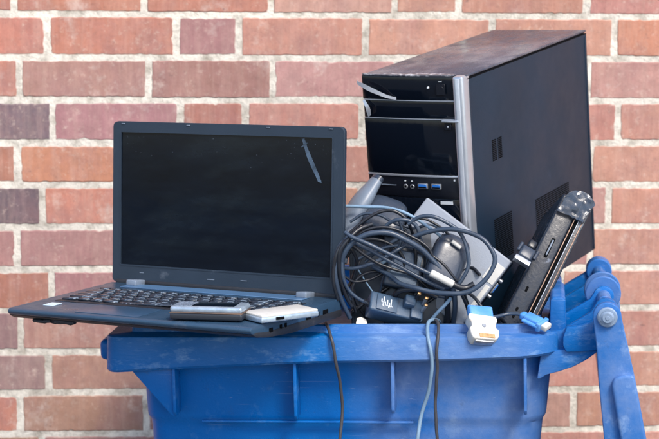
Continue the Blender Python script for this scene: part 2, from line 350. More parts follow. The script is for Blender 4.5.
# body
def loft(secs, name, m, parent, close_bottom=True, sharp=30):
    V = []; Fc = []; n = len(secs[0])
    for s_ in secs: V += s_
    for i in range(len(secs)-1):
        for k in range(n): Fc.append([i*n+k, i*n+(k+1) % n, (i+1)*n+(k+1) % n, (i+1)*n+k])
    if close_bottom: Fc.append([(len(secs)-1)*n+k for k in range(n)])
    return link(name, V, Fc, m, parent, sharp)
xl0 = bxz(146.5, 380, -.24)[0]-.008; xr0 = bxz(548, 380, -.24)[0]+.010
def sec(z, ins, rx=.0):
    t = min(1, max(0, -z/1.0)); 
    x0 = xl0+.035*t+ins; x1 = xr0-.10*t-ins; y0 = -.252+.06*t+ins; y1 = .252-.06*t-ins
    return [bp(x, y, z) for x, y in rrect(x0, x1, y0, y1, (.028, .045, .045, .028))]
ST = bxz(300, 422, -.25)[1]
secs = [sec(-.005, .012), sec(-.3, .012), sec(-.9, .012), sec(-.95, .03)][::-1]
inner_b = secs
outer = [sec(-.02, 0), sec(ST+.008, 0), sec(ST+.003, .0005), sec(ST-.003, .0035), sec(ST-.012, .004), sec(-.5, .004), sec(-.93, .004), sec(-.985, .010), sec(-1.0, .03)]
allsec = [sec(-.95, .03), sec(-.9, .012), sec(-.3, .012), sec(-.02, .010), sec(-.012, .006)]+outer
V = []; Fc = []; n = len(allsec[0])
for s_ in allsec: V += s_
for i in range(len(allsec)-1):
    for k in range(n): Fc.append([i*n+k, i*n+(k+1) % n, (i+1)*n+(k+1) % n, (i+1)*n+k])
Fc.append(list(range(n))); Fc.append([(len(allsec)-1)*n+k for k in range(n)])
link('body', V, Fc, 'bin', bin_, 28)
# rim: swept section round the mouth, deeper skirt towards the front (left)
skp = [(bxz(px, py, -.29)) for px, py in ((103, 373), (187, 368.3), (297, 363.3), (440, 361), (546, 357.5))]
def skirt(x):
    if x <= skp[0][0]: return skp[0][1]
    for (a, za), (b, zb) in zip(skp, skp[1:]):
        if x <= b: return za+(zb-za)*(x-a)/(b-a)
    return skp[-1][1]
RX0, RX1 = bxz(104, 340, -.29)[0], bxz(565, 340, -.22)[0]
def rim_ring(ins, zf):
    out = []
    rr = (.022, .075, .075, .022)
    for x, y in rrect(RX0+ins, RX1-ins, -.29+ins, .29-ins, tuple(max(.006, r-ins) for r in rr), 8): out.append((x, y))
    # refine straight sides
    o2 = []
    for i in range(len(out)):
        a = Vector((*out[i], 0)); b = Vector((*out[(i+1) % len(out)], 0)); k = max(1, int((b-a).length/.05)) if (b-a).length > .1 else 1
        if k > 1: k = 12
        for j in range(k): q = a.lerp(b, j/k); o2.append(bp(q.x, q.y, zf(q.x)))
    return o2
rsecs = [rim_ring(.052, lambda x: -.03), rim_ring(.007, lambda x: -.012), rim_ring(.006, lambda x: skirt(x)+.001), rim_ring(.001, lambda x: skirt(x)-.0005), rim_ring(-.002, lambda x: skirt(x)+.003), rim_ring(.0, lambda x: -.006), rim_ring(.0012, lambda x: -.0015), rim_ring(.004, lambda x: 0),
         rim_ring(.030, lambda x: .0), rim_ring(.0315, lambda x: .001), rim_ring(.0325, lambda x: .009), rim_ring(.0345, lambda x: .0105), rim_ring(.041, lambda x: .0105), rim_ring(.043, lambda x: .009), rim_ring(.045, lambda x: -.03)]
V = []; Fc = []; n = len(rsecs[0])
for s_ in rsecs: V += s_
K = len(rsecs)
for i in range(K):
    for k in range(n): Fc.append([i*n+k, i*n+(k+1) % n, ((i+1) % K)*n+(k+1) % n, ((i+1) % K)*n+k])
link('rim', V, Fc, 'binrim', bin_, 40)
# front grip bar
MB().box(bp(RX0-.006, 0, -.028), (.022, .50, .03), .008, 3).build('grip_lip', 'bin', bin_)
# under-rim ribs
for px, pyb in ((176, 415), (296.5, 419), (393.5, 413), (525.5, 414)):
    x, zb = bxz(px, pyb, -.275)
    mm = MB().prism([(-.24, skirt(x)+.01), (-.285, skirt(x)+.01), (-.283, zb+.006), (-.279, zb), (-.24, zb)], bp(x-.0022, 0, 0), (0, 1, 0), (0, 0, 1), (1, 0, 0), .0044, .0009)
    mm.build('rib', 'bin', bin_)
    m2 = MB().prism([(.24, skirt(x)+.01), (.285, skirt(x)+.01), (.283, zb+.006), (.279, zb), (.24, zb)], bp(x-.0022, 0, 0), (0, 1, 0), (0, 0, 1), (1, 0, 0), .0044, .0009)
    m2.build('rib', 'bin', bin_)
# triangular corner gusset at the front
for sgn in (-1, 1):
    pts = [bxz(px, py, -.277) for px, py in ((128, 366), (174.5, 360), (174.5, 416), (171, 414))]
    MB().prism(pts, bp(0, sgn*.277-.002, 0), (1, 0, 0), (0, 0, 1), (0, 1, 0), .004, .0008).build('gusset', 'bin', bin_)
    # its return to the body
    a, b = pts[0], pts[3]
# moulded drip ledge on the near side
MB().box(bp(-.03, -.2515, ST+.001), (.30, .006, .0035), .0015, 2).build('moulded_line', 'bin', bin_)
# hinge lugs at the rear (right)
PIN = BL(at(607, 315, 2.50)); pinx, pinz = PIN.x, PIN.z
def lug(y0, t, r, mname='binrim', drop=.05):
    poly = [(RX1-.035, -.002), (RX1-.005, .002), (pinx-r*1.3, pinz-.004)]
    for k in range(9):
        a = math.radians(165-k*24); poly.append((pinx+r*math.cos(a), pinz+r*math.sin(a)))
    poly += [(pinx-.012, pinz-r-.012), (RX1, -drop*.62), (RX1-.035, -drop*.7)]
    return MB().prism(poly, bp(0, y0, 0), (1, 0, 0), (0, 0, 1), (0, 1, 0), t, .0015)
lug(-.252, .012, .0165).build('hinge_lug', 'binrim', bin_)
lug(-.150, .010, .015).build('hinge_lug', 'binrim', bin_)
lug(-.020, .010, .015).build('hinge_lug', 'binrim', bin_)
lug(.072, .020, .0160).build('hinge_lug', 'binrim', bin_)
# web between the rim corner and the hinge: light plate + curved band under it
P1 = [bxz(*q, -.262) for q in ((563, 337), (566.5, 326.5), (580, 325.5), (590, 322), (600, 316), (602, 349), (585, 350.5), (566.5, 351.5), (563, 345))]
MB().prism(P1, bp(0, -.268, 0), (1, 0, 0), (0, 0, 1), (0, 1, 0), .016, .0018).build('hinge_bracket', 'binrim', bin_)
P2 = [bxz(*q, -.262) for q in ((541, 352), (560, 350), (580, 347), (602, 340), (602, 346), (597, 352.5), (585, 361), (572, 367.5), (558, 372), (546, 375), (540, 379), (537, 379))]
MB().prism(P2, bp(0, -.262, 0), (1, 0, 0), (0, 0, 1), (0, 1, 0), .022, .002).build('hinge_web', 'binrim', bin_)
MB().prism(P2, bp(0, .225, 0), (1, 0, 0), (0, 0, 1), (0, 1, 0), .022, .002).build('hinge_web', 'binrim', bin_)
# raised corner block behind the near side rim
ub = [bxz(*q, -.24) for q in ((549.5, 340), (550.5, 300), (553, 297), (562, 297), (565.5, 300), (566.5, 340))]
MB().prism(ub, bp(0, -.243, 0), (1, 0, 0), (0, 0, 1), (0, 1, 0), .13, .002).build('corner_block', 'binrim', bin_)
# pin
MB().cyl(bp(pinx, -.300, pinz), bp(pinx, .105, pinz), .0088, 24).build('hinge_pin', 'bin', bin_)
# axle, wheels
for sy in (-.235, .235):
    wh = MB()
    wh.cyl(bp(.19, sy-.022, -.963), bp(.19, sy+.022, -.963), .1, 40, .008)
    tyre = wh.build('wheel', 'rubber', bin_)
    MB().cyl(bp(.19, sy-.026, -.963), bp(.19, sy+.026, -.963), .055, 30, .004).build('wheel_hub', 'lid', tyre)
MB().cyl(bp(.19, -.24, -.963), bp(.19, .24, -.963), .012).build('axle', 'metal', bin_)
# lid hanging from the pin
lid = MB()
def arm(y0, t, r):
    poly = []
    for k in range(13):
        a = math.radians(185-k*15.5); poly.append((pinx+r*math.cos(a), pinz+r*math.sin(a)))
    return poly
rr_ = .0192
A = []
for k in range(14):
    a = math.radians(190-k*15); A.append((pinx+rr_*math.cos(a), pinz+rr_*math.sin(a)))
rightside = [bxz(*q, -.29) for q in ((625, 333), (629.5, 352), (634, 376), (646, 439))]
leftside = [bxz(*q, -.29) for q in ((604, 439), (598.5, 380), (596.3, 345))]
dx = (rightside[-1][0]-rightside[-2][0])/(rightside[-1][1]-rightside[-2][1])
zbot = -.60
rb = (rightside[-1][0]+dx*(zbot-rightside[-1][1]), zbot); lb = (leftside[0][0]+.05, zbot)
outl = A+rightside+[rb, lb]+leftside
lid = MB().prism(outl, bp(0, -.300, 0), (1, 0, 0), (0, 0, 1), (0, 1, 0), .012, .002, 3).build('lid', 'lid', bin_)
# lid shell (full width)
s0 = bxz(600, 352, -.29); s1 = bxz(624, 345, -.29)
shell = [s0, (s0[0]+.014, s0[1]+.004), (rightside[2][0]-.02, rightside[2][1]), (rb[0]-.02, zbot+.01), (lb[0]+.002, zbot+.01), (leftside[0][0]+.004, leftside[0][1])]
MB().prism(shell, bp(0, -.289, 0), (1, 0, 0), (0, 0, 1), (0, 1, 0), .578, .003).build('lid_panel', 'lid', bin_)
MB().prism(shell, bp(0, .288, 0), (1, 0, 0), (0, 0, 1), (0, 1, 0), .012, .002, 3).build('lid_side', 'lid', bin_)
# domed face of the lid, proud of the side plate
D = [bxz(*q, -.30) for q in ((611.5, 385), (613, 378.5), (618, 375), (626, 373.5), (634.3, 374), (646.4, 439))]
dome = D+[(rb[0]+.002, zbot-.004), (D[0][0]+(rb[0]-rightside[2][0])*.85, zbot-.004)]
MB().prism(dome, bp(0, -.311, 0), (1, 0, 0), (0, 0, 1), (0, 1, 0), .612, .0055, 4).build('lid_dome', 'lid', bin_)
# bolt head and ring discs
b0 = MB().cyl(bp(pinx, -.3065, pinz), bp(pinx, -.300, pinz), .0135, 32, .0015)
b0.cyl(bp(pinx, -.3115, pinz), bp(pinx, -.306, pinz), .0095, 32, .003); b0.cyl(bp(pinx, -.3125, pinz), bp(pinx, -.311, pinz), .003, 16, .0005)
b0.build('bolt_head', 'boltm', bin_)
for yy, r, t in ((-.128, .0255, .005), (-.092, .0262, .005), (.066, .0195, .032)):
    dd = MB().cyl(bp(pinx, yy, pinz), bp(pinx, yy+t, pinz), r, 40, .0015); dd.build('hinge_disc', 'lid', bin_)
MB().cyl(bp(pinx, -.20, pinz), bp(pinx, .07, pinz), .0098, 28, .001).build('hinge_sleeve', 'lid', bin_)
for yy in (-.105, -.07):
    MB().prism([(pinx-.01, pinz-.024), (pinx+.024, pinz-.010), (pinx+.030, -.06), (pinx+.012, -.07), (pinx-.002, -.05)], bp(0, yy, 0), (1, 0, 0), (0, 0, 1), (0, 1, 0), .006, .001).build('lid_strap', 'lid', bin_)

# ------------------------------------------------------------------ laptop
LW, LD, LT = .3816, .258, .022
LB = RZ(-.4722) @ RY(-.0244) @ RX(-.0104); LLR = RZ(-.4722) @ RY(-.0244) @ RX(-.0647)
lo = CAM+Vector((-.322, 2.7597, -.4849))
lap = thing('laptop', lo, LB, 'open dark grey laptop with blank black screen resting on the bin rim', 'laptop')
# base: wedge with rounded front
prof = [(0, 0), (0, -.020), (-.02, -.0225), (-.15, -.0215), (-.215, -.0165), (-.246, -.0125), (-.256, -.0080), (-LD, -.0045), (-.2572, -.0018), (-.253, 0)]
bs = MB().prism(prof, (0, 0, 0), (0, 1, 0), (0, 0, 1), (1, 0, 0), LW, .0012, 2)
base = bs.build('base', 'deck', lap)
un = [(-.002, -.0155), (-.002, -.0245), (-.02, -.0255), (-.15, -.0245), (-.215, -.0195), (-.243, -.0150), (-.2535, -.0098), (-.243, -.0085), (-.215, -.0120)]
MB().prism(un, (-.0008, 0, 0), (0, 1, 0), (0, 0, 1), (1, 0, 0), LW+.0016, .0008).build('bottom_cover', 'lapd', base)
fr = MB()
for i in range(16):       # chipped remains under the broken front corner
    x = random.uniform(.035, .10); fr.box((x, -.240+random.uniform(-.004, .003), -.0165+random.uniform(-.001, .001)), (random.uniform(.010, .018), .008, random.uniform(.003, .006)), .001, 1, rot=RY(random.uniform(-.2, .2)))
fr.build('broken_edge', 'lapd', base)
# lighter edge line
MB().box((LW/2, -LD+.0012, -.0035), (LW-.004, .0016, .0012), .0005, 1).build('edge_line', 'lap', base)
# keyboard
kb = MB().box((.1915, -.122, .0002), (.335, .118, .0012), .0005, 1).build('keyboard', 'keybed', lap)
def key(w_, d_):
    bm = bmesh.new(); bmesh.ops.create_cube(bm, size=1)
    for v in bm.verts:
        tp = v.co.z > 0; v.co = Vector((v.co.x*(w_-.0025 if tp else w_-.0008), v.co.y*(d_-.0025 if tp else d_-.0008), v.co.z*.0026))
    bmesh.ops.bevel(bm, geom=bm.edges[:], offset=.0006, segments=2, affect='EDGES')
    for f in bm.faces: f.smooth = True
    return bm
rows = [([1]*16+[1.2], .0115), ([1]*13+[1.8]+[1, 1], .0188), ([1.5]+[1]*12+[1.3]+[1, 1], .0188), ([1.8]+[1]*11+[2.0]+[1, 1], .0188), ([2.3]+[1]*10+[2.5]+[1, 1], .0188), ([1.3, 1, 1, 1.2, 5.4, 1.2, 1, 1]+[1, 1, 1], .0188)]
cache = {}; y = -.066; ki = 0
for ws, dpt in rows:
    tot = sum(ws); un_ = .331/tot; x = .026
    for wk in ws:
        kw = un_*wk; kk = (round(kw, 4), dpt)
        if kk not in cache:
            me = bpy.data.meshes.new('key'); bm = key(kw-.0022, dpt-.0022); bm.to_mesh(me); bm.free(); me.materials.append(M['key']); cache[kk] = me
        o = bpy.data.objects.new('key', cache[kk]); C.objects.link(o); o.parent = kb
        o.location = (x+kw/2, y-dpt/2, .0022+random.uniform(-.0003, .0005)); o.rotation_euler = (random.uniform(-.05, .03), random.uniform(-.04, .04), 0)
        x += kw; ki += 1
    y -= dpt
MB().box((.155, -.2195, .0004), (.10, .060, .0012), .0004, 2).build('touchpad', 'pad', lap)
MB().box((.040, -.2085, .0005), (.017, .022, .0010), .0003, 1).build('palm_sticker', 'sticker', lap)
MB().box((.19, -.026, .0006), (.30, .030, .0014), .0005, 1).build('speaker_strip', 'strip', lap)
MB().box((LW/2, .004, .0005), (LW-.012, .014, .010), .003, 3).build('hinge_barrel', 'lapd', lap)
# hinges
for x in (.050, LW-.05):
    h = MB().box((x, -.014, .0035), (.017, .027, .009), .002, 3, rot=RX(-.12)); h.build('hinge_cover', 'greyp', lap)
# ports along the right side of the base
for yy, w_ in ((-.05, .015), (-.075, .013), (-.10, .013), (-.165, .006), (-.178, .006), (-.205, .010)): MB().box((LW-.0003, yy, -.0115), (.0024, w_, .0062), .0006, 1).build('side_port', 'slot', base)
# lid
LLo = LB.transposed() @ LLR          # lid rotation inside laptop frame
def XL(p): return LLo @ Vector(p)
LH = .2386
class TB(MB):
    def build(s, name, m, parent=None, **k):
        s.V = [LLo @ v for v in s.V]; return MB.build(s, name, m, parent, **k)
ol = rrect(0, LW, .001, LH, (.006, .006, .008, .008), 6)
lidb = TB().prism(ol, (0, .0015, 0), (1, 0, 0), (0, 0, 1), (0, 1, 0), .0075, .0018, 3).build('screen_lid', 'lap', lap)
sx0, sx1, sz0, sz1 = .0150, .3640, .0275, .2228
# bezel frame (with real opening)
def frame(x0, x1, z0, z1, a0, a1, b0, b1, y, t, nm, m, par):
    outp = rrect(x0, x1, z0, z1, (.005, .005, .007, .007), 4); inp = rrect(a0, a1, b0, b1, (.0006,)*4, 4)
    n = len(outp); V = [(x, y, z) for x, z in outp]+[(x, y, z) for x, z in inp]+[(x, y+t, z) for x, z in outp]+[(x, y+t, z) for x, z in inp]
    Fc = []
    for k in range(n):
        j = (k+1) % n
        Fc += [[k, j, n+j, n+k], [2*n+k, 3*n+k, 3*n+j, 2*n+j], [k, 2*n+k, 2*n+j, j], [n+k, n+j, 3*n+j, 3*n+k]]
    return TB().add(V, Fc).build(nm, m, par)
frame(.0006, LW-.0006, .0016, LH-.0006, sx0, sx1, sz0, sz1, -.0012, .0034, 'bezel', 'lap', lidb)
# bevelled inner lip of the bezel
frame(sx0-.0022, sx1+.0022, sz0-.0022, sz1+.0022, sx0, sx1, sz0, sz1, -.0019, .0009, 'bezel_lip', 'lap', lidb)
scr = TB().box(((sx0+sx1)/2, .0009, (sz0+sz1)/2), (sx1-sx0+.004, .0015, sz1-sz0+.004), 0).build('screen', 'glass', lidb)
for x, z in ((.0185, LH-.0035), (.13, LH-.0035), (.262, LH-.0035), (.362, LH-.0035)): TB().box((x, -.0018, z), (.006, .0014, .0016), .0004, 1).build('rubber_bumper', 'greyp', lidb)
for x, z, ww, hh in ((.17, .0135, .012, .0012), (.225, .015, .01, .001), (.052, .0165, .007, .001)): TB().box((x, -.0014, z), (ww, .0008, hh)).build('scratch', 'greyp', lidb)
# thin translucent pale streak across the top right of the screen
p0 = [(.3155, .2205), (.3195, .2210), (.3245, .208), (.3310, .195), (.3380, .181), (.3440, .169), (.3475, .160), (.3420, .161), (.3375, .170), (.3300, .183), (.3235, .196)]
TB().prism(p0, (0, -.0002, 0), (1, 0, 0), (0, 0, 1), (0, 1, 0), .0005).build('pale_streak', 'streakm', scr)
TB().prism([(.3145, .2095), (.3235, .2155), (.3245, .2145), (.3155, .2080)], (0, -.0002, 0), (1, 0, 0), (0, 0, 1), (0, 1, 0), .0004).build('pale_streak', 'streakm', scr)
dst = TB()
for i in range(46):
    x, z = random.uniform(sx0+.004, sx1-.004), sz1-abs(random.gauss(0, .02))-.002
    if z < sz0: continue
    s_ = random.uniform(.0002, .0005); dst.box((x, .0001, z), (s_*random.choice((1, 1, 2)), .0004, s_), 0)
dst.build('screen_dust', 'greyp', scr)

# phone on the palm rest
ax = (hit(222, 322.5, lo, LB @ Vector((0, 0, 1)))-hit(169.5, 321, lo, LB @ Vector((0, 0, 1)))).normalized()
nz0 = LB @ Vector((0, 0, 1)); ay = nz0.cross(ax).normalized()
po = hit(169.5, 321.2, lo, nz0)+nz0*.0018
PR = Matrix((ax, ay, nz0)).transposed()
ph = thing('mobile_phone', po, PR, 'chunky silver topped mobile phone lying on the laptop palm rest', 'phone')
PLn, PWd = .098, .045
MB().box((PLn/2, PWd/2, .0052), (PLn, PWd, .0095), .003, 4).build('lower_shell', 'phoned', ph)
MB().box((PLn/2, PWd/2, .0098), (PLn+.0004, PWd+.0004, .0014), .0006, 2).build('copper_band', 'copper', ph)
up_ = MB().box((PLn/2, PWd/2, .0140), (PLn-.0008, PWd-.0008, .0076), .003, 4).build('upper_shell', 'phone', ph)
MB().box((PLn*.56, PWd/2, .0180), (PLn*.62, PWd*.66, .0010), .0004, 2).build('display', 'glass', up_)
for i in range(4):
    for k in range(3): MB().box((.008+i*.0062, .011+k*.0115, .0181), (.0048, .009, .0012), .0005, 2).build('phone_key', 'greyp', up_)

# small silver device with white top at the laptop's right edge
q0 = hit(262, 325, lo, nz0)+nz0*.001
dx_ = LB @ RZ(math.radians(62)).col[0]; dy_ = nz0.cross(dx_)
DR = Matrix((dx_, dy_, nz0)).transposed()
dv = thing('card_reader', q0, DR, 'slim white topped device lying at the right end of the laptop base', 'device')
MB().box((.045, .026, .0042), (.09, .05, .0075), .002, 3).build('case', 'phone', dv)
MB().box((.045, .026, .0090), (.088, .048, .003), .001, 2).build('top_cover', 'white', dv)
MB().box((.028, -.0004, .0050), (.012, .003, .0035), .0006, 1).build('slot', 'slot', dv)

# ------------------------------------------------------------------ desktop computer tower
PW, PH, PD = .1653, .3637, .4490
PM = RZ(-.5202) @ RX(.1125) @ RY(-.0265)
pc0 = CAM+Vector((.1888, 2.6547, -.1689))
def pcl(x, y, z): return Vector((x+PW/2, y, z+PH))      # front-top-right coords -> root-local (root at base front centre)
proot = pc0+PM @ Vector((-PW/2, 0, -PH))
pc = thing('desktop_computer', proot, PM, 'black desktop computer tower with glossy front and silver strip standing in the bin', 'computer')
def pc_front(px, py, dy=0):
    q = PM.transposed() @ (hit(px, py, pc0+PM.col[1]*dy, PM.col[1])-pc0); return q.x, q.z
# steel case
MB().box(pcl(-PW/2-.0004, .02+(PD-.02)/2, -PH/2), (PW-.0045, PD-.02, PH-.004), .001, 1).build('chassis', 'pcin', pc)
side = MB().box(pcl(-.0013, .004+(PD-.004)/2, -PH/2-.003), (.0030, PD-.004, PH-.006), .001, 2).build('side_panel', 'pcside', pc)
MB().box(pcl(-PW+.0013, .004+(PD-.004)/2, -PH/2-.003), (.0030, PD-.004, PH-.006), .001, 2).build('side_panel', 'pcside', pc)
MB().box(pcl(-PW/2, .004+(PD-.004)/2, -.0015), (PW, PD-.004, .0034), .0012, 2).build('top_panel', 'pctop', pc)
MB().box(pcl(.0001, PD/2+.002, -.0056), (.0012, PD-.006, .0016), .0004, 1).build('panel_seam', 'slot', side)
MB().box(pcl(.0005, .0125, -PH/2-.004), (.0012, .003, PH-.012), .0004, 1).build('panel_lip', 'pcside', side)
MB().box(pcl(.0005, PD-.006, -PH/2-.004), (.0012, .004, PH-.012), .0004, 1).build('panel_lip', 'pcside', side)
# vents: rows of short slots pressed in the side panel
def vent(y0, y1, z0, z1, n, slope, m='slot', th=.0019):
    v = MB()
    for i in range(n):
        z = z0+(z1-z0)*(i+.5)/n
        v.prism([(y0, z-slope/2), (y1, z+slope/2), (y1, z+slope/2+th), (y0, z-slope/2+th)], pcl(-.0005, 0, 0), (0, 1, 0), (0, 0, 1), (1, 0, 0), .0009)
    return v
vent(.0765, .091, -.1405, -.1085, 12, 0).build('vent', 'slot', side)
vent(.096, .1105, -.1405, -.1085, 12, 0).build('vent', 'slot', side)
vent(.070, .132, -.292, -.226, 22, 0).build('vent', 'slot', side)
vent(.219, .350, -.335, -.229, 34, 0).build('vent', 'slot', side)
# front bezel: gently bowed, in sections
def bow(x): t = (x+PW)/PW; return -.006*math.sin(math.pi*min(1, max(0, t)))**.7
def front(x0, x1, z0, z1, push, m, name, parent=pc, r=.001, dep=.02):
    n = 12; pts = [(x0+(x1-x0)*i/n, bow(x0+(x1-x0)*i/n)-push) for i in range(n+1)]
    poly = pts+[(x1, dep), (x0, dep)]
    return MB().prism(poly, pcl(0, 0, z0), (1, 0, 0), (0, 1, 0), (0, 0, 1), z1-z0, r, 2).build(name, m, parent, sharp=25)
XS = -.0165         # left edge of silver strip
front(-PW, XS, -PH, -.0015, 0, 'pcin', 'bezel')
head = front(-PW+.0004, XS-.0004, -.0352, -.0008, .0022, 'gloss', 'top_cap')
bay = front(-PW+.0008, XS-.0004, -.0618, -.0364, .0018, 'gloss', 'drive_bay')
door = front(-PW+.0008, XS-.0004, -.1435, -.0630, .0026, 'gloss', 'bay_door')
front(-PW+.0010, XS-.0002, -.1475, -.1440, .0034, 'silver', 'trim_line')
portp = front(-PW+.0012, XS-.0006, -.1770, -.1480, .0016, 'pcin', 'port_panel')
low = front(-PW+.0012, XS-.0006, -PH+.004, -.1790, .0022, 'gloss', 'lower_panel')
front(-PW+.001, XS, -.0006, .0016, .0012, 'lipm', 'top_lip', r=.0006, dep=.006)
front(-PW+.0008, XS-.0004, -.0364, -.0352, .0026, 'silver', 'seam_line', r=.0003)
front(-PW+.0008, XS-.0004, -.0629, -.0619, .0030, 'silver', 'seam_line', r=.0003)
MB().box(pcl(-.0078, .003, -PH/2), (.0165, .024, PH), .0035, 3).build('silver_strip', 'silver', pc)
MB().box(pcl(-.0078, -.0098, -PH/2), (.0060, .0014, PH-.006), .0006, 2).build('strip_groove', 'film', pc)
MB().box(pcl(-.0215, -.0095, -.0640), (.026, .006, .0030), .0008, 2).build('door_latch', 'silver', door)
MB().box(pcl(-.0265, -.0082, -.0722), (.0110, .0014, .0100), .0005, 1).build('badge', 'pcin', door)
MB().box(pcl(-.0262, -.0092, -.0722), (.0022, .0010, .0024), 0).build('badge_mark', 'mark', door)
MB().cyl(pcl(-.0342, -.0062, -.0190), pcl(-.0342, -.0095, -.0190), .0055, 28, .0008).build('power_button', 'pcin', head)
MB().box(pcl(-.0342, -.0090, -.0190), (.0140, .0006, .0150), .0002, 1).build('button_surround', 'pcin', head)
MB().cyl(pcl(-.0545, -.0062, -.0165), pcl(-.0545, -.0100, -.0165), .0017, 16, .0004).build('indicator_light', 'mark', head)
MB().box(pcl(-.0345, -.0094, -.0075), (.0055, .0008, .0008), 0).build('printed_icon', 'mark', head)
def fb(x): return bow(x)-.0016
u = MB()
for x, nm in ((-.1010, 'j'), (-.0900, 'j')):
    jk = MB().cyl(pcl(x, fb(x)+.002, -.1620), pcl(x, fb(x)-.0012, -.1620), .0034, 22, .0004).build('audio_jack', 'metal', portp)
    MB().cyl(pcl(x, fb(x), -.1620), pcl(x, fb(x)-.0016, -.1620), .0017, 16, .0002).build('jack_hole', 'slot', jk)
for x in (-.0728, -.0512):
    us = MB().box(pcl(x, fb(x)-.0005, -.1606), (.0162, .003, .0082), .0012, 2).build('usb_port', 'metal', portp)
    MB().box(pcl(x, fb(x)-.0018, -.1606), (.0128, .0014, .0054), .0004, 1).build('usb_tongue', 'usb', us)
    MB().box(pcl(x, fb(x)-.0022, -.1620), (.0120, .0014, .0018), 0).build('usb_gap', 'slot', us)
MB().box(pcl(-.1290, fb(-.129)-.0003, -.1610), (.0240, .0016, .0012), 0).build('card_slot', 'greyp', portp)
for x, z in ((-.0225, -.1505), (-.1010, -.1535), (-.0900, -.1538)): MB().box(pcl(x, fb(x)-.0008, z), (.0022, .0012, .0026 if x > -.03 else .0016), 0).build('printed_icon', 'mark', portp)
MB().box(pcl(-.0362, bow(-.036)-.0026, -.1842), (.0195, .0008, .0046), 0).build('white_label', 'mark', low)
# peeling silver film on the front left corner
def strip(pts, wd, m, name, parent, dr=Vector((0, 0, 1)), off=-.006):
    P = spline([pcl(*p) for p in pts], .004); V = []; Fc = []; n = len(P)
    for i, p in enumerate(P):
        t = i/(n-1); w_ = wd*(1-.8*abs(t-.35)); V += [p+dr*w_/2, p-dr*w_/2, p-dr*w_/2+Vector((0, .0006, 0)), p+dr*w_/2+Vector((0, .0006, 0))]
    for i in range(n-1):
        for k in range(4): Fc.append([i*4+k, i*4+(k+1) % 4, (i+1)*4+(k+1) % 4, (i+1)*4+k])
    Fc += [[0, 1, 2, 3], [(n-1)*4+k for k in range(4)]]
    return MB().add(V, Fc).build(name, m, parent)
def fpts(L_): return [(pc_front(a, b, d)[0], d, pc_front(a, b, d)[1]) for a, b, d in L_]
strip(fpts([(357, 82.5, -.016), (366, 87.5, -.019), (378, 93, -.017), (388, 97, -.012), (396, 98.6, -.0085)]), .0075, 'film', 'peeling_film', head)
strip(fpts([(369.5, 116, -.010), (367.5, 108, -.013), (363.5, 100, -.0088)]), .0085, 'film', 'peeling_film', bay, dr=Vector((.75, 0, .45)))

# ------------------------------------------------------------------ pale grey slab device (dock) on its corner
A_ = at(427, 197, 2.648); B_ = at(511.5, 261.5, 2.600)
e1 = (B_-A_).normalized(); C0 = at(484, 323, 2.588)-B_; e2 = (C0-e1*C0.dot(e1)).normalized(); nn = e1.cross(e2)
if nn.dot(CAM-A_) < 0: nn = -nn
Lw1 = (B_-A_).length; L2 = .118
dr = Matrix((e1, e2, nn)).transposed()
dk = thing('docking_unit', A_+e2*L2, dr, 'pale grey flat box with a dark port edge leaning in front of the computer tower', 'device')
def dl(x, y, z): return Vector((x, y-L2, z))
MB().box(dl(Lw1/2, L2/2, -.006), (Lw1, L2, .012), .0025, 3).build('top_shell', 'dock', dk)
bt = MB().box(dl(Lw1/2, L2/2, -.0225), (Lw1-.001, L2-.001, .0205), .002, 2).build('port_side', 'slab', dk)
MB().box(dl(Lw1-.0105, .028, .0003), (.019, .030, .0012), .0003, 1).build('paper_label', 'white', dk)
MB().box(dl(Lw1-.0055, .068, .0003), (.0065, .042, .0012), .0003, 1).build('edge_label', 'white', dk)
vg = MB().box(dl(Lw1+.0004, .045, -.022), (.0030, .0175, .0085), .002, 3).build('vga_port', 'metal', bt)
MB().box(dl(Lw1+.0020, .045, -.022), (.0016, .0135, .0055), .0012, 2).build('port_face', 'usb', vg)
for yy in (.0315, .0585): MB().cyl(dl(Lw1-.001, yy, -.022), dl(Lw1+.0045, yy, -.022), .0030, 16, .0006).build('port_screw', 'metal', bt)
MB().box(dl(Lw1*.55, L2*.45, .0004), (.05, .035, .0012), .0004, 1).build('recess_plate', 'dock', dk)

# black plug at the top of the port edge
pq = at(525, 256, 2.60); pe = at(533, 243, 2.615)
ud = (pe-pq).normalized(); vd = ud.cross((CAM-pq).normalized()).normalized(); wd_ = ud.cross(vd)
pg = thing('video_plug', pq, Matrix((ud, vd, wd_)).transposed(), 'small black monitor plug wedged between the pale grey box and the worn black laptop', 'plug')
MB().box((.004, 0, 0), (.020, .020, .012), .003, 3).build('hood', 'mouse', pg)
MB().box((.021, 0, 0), (.014, .012, .010), .003, 3).build('strain_relief', 'cabled', pg)
MB().box((-.010, 0, 0), (.008, .024, .010), .001, 2).build('shell', 'metal', pg)
for s_ in (-1, 1): MB().cyl((.002, s_*.0125, 0), (.017, s_*.0125, 0), .0028, 14).build('thumbscrew', 'mouse', pg)

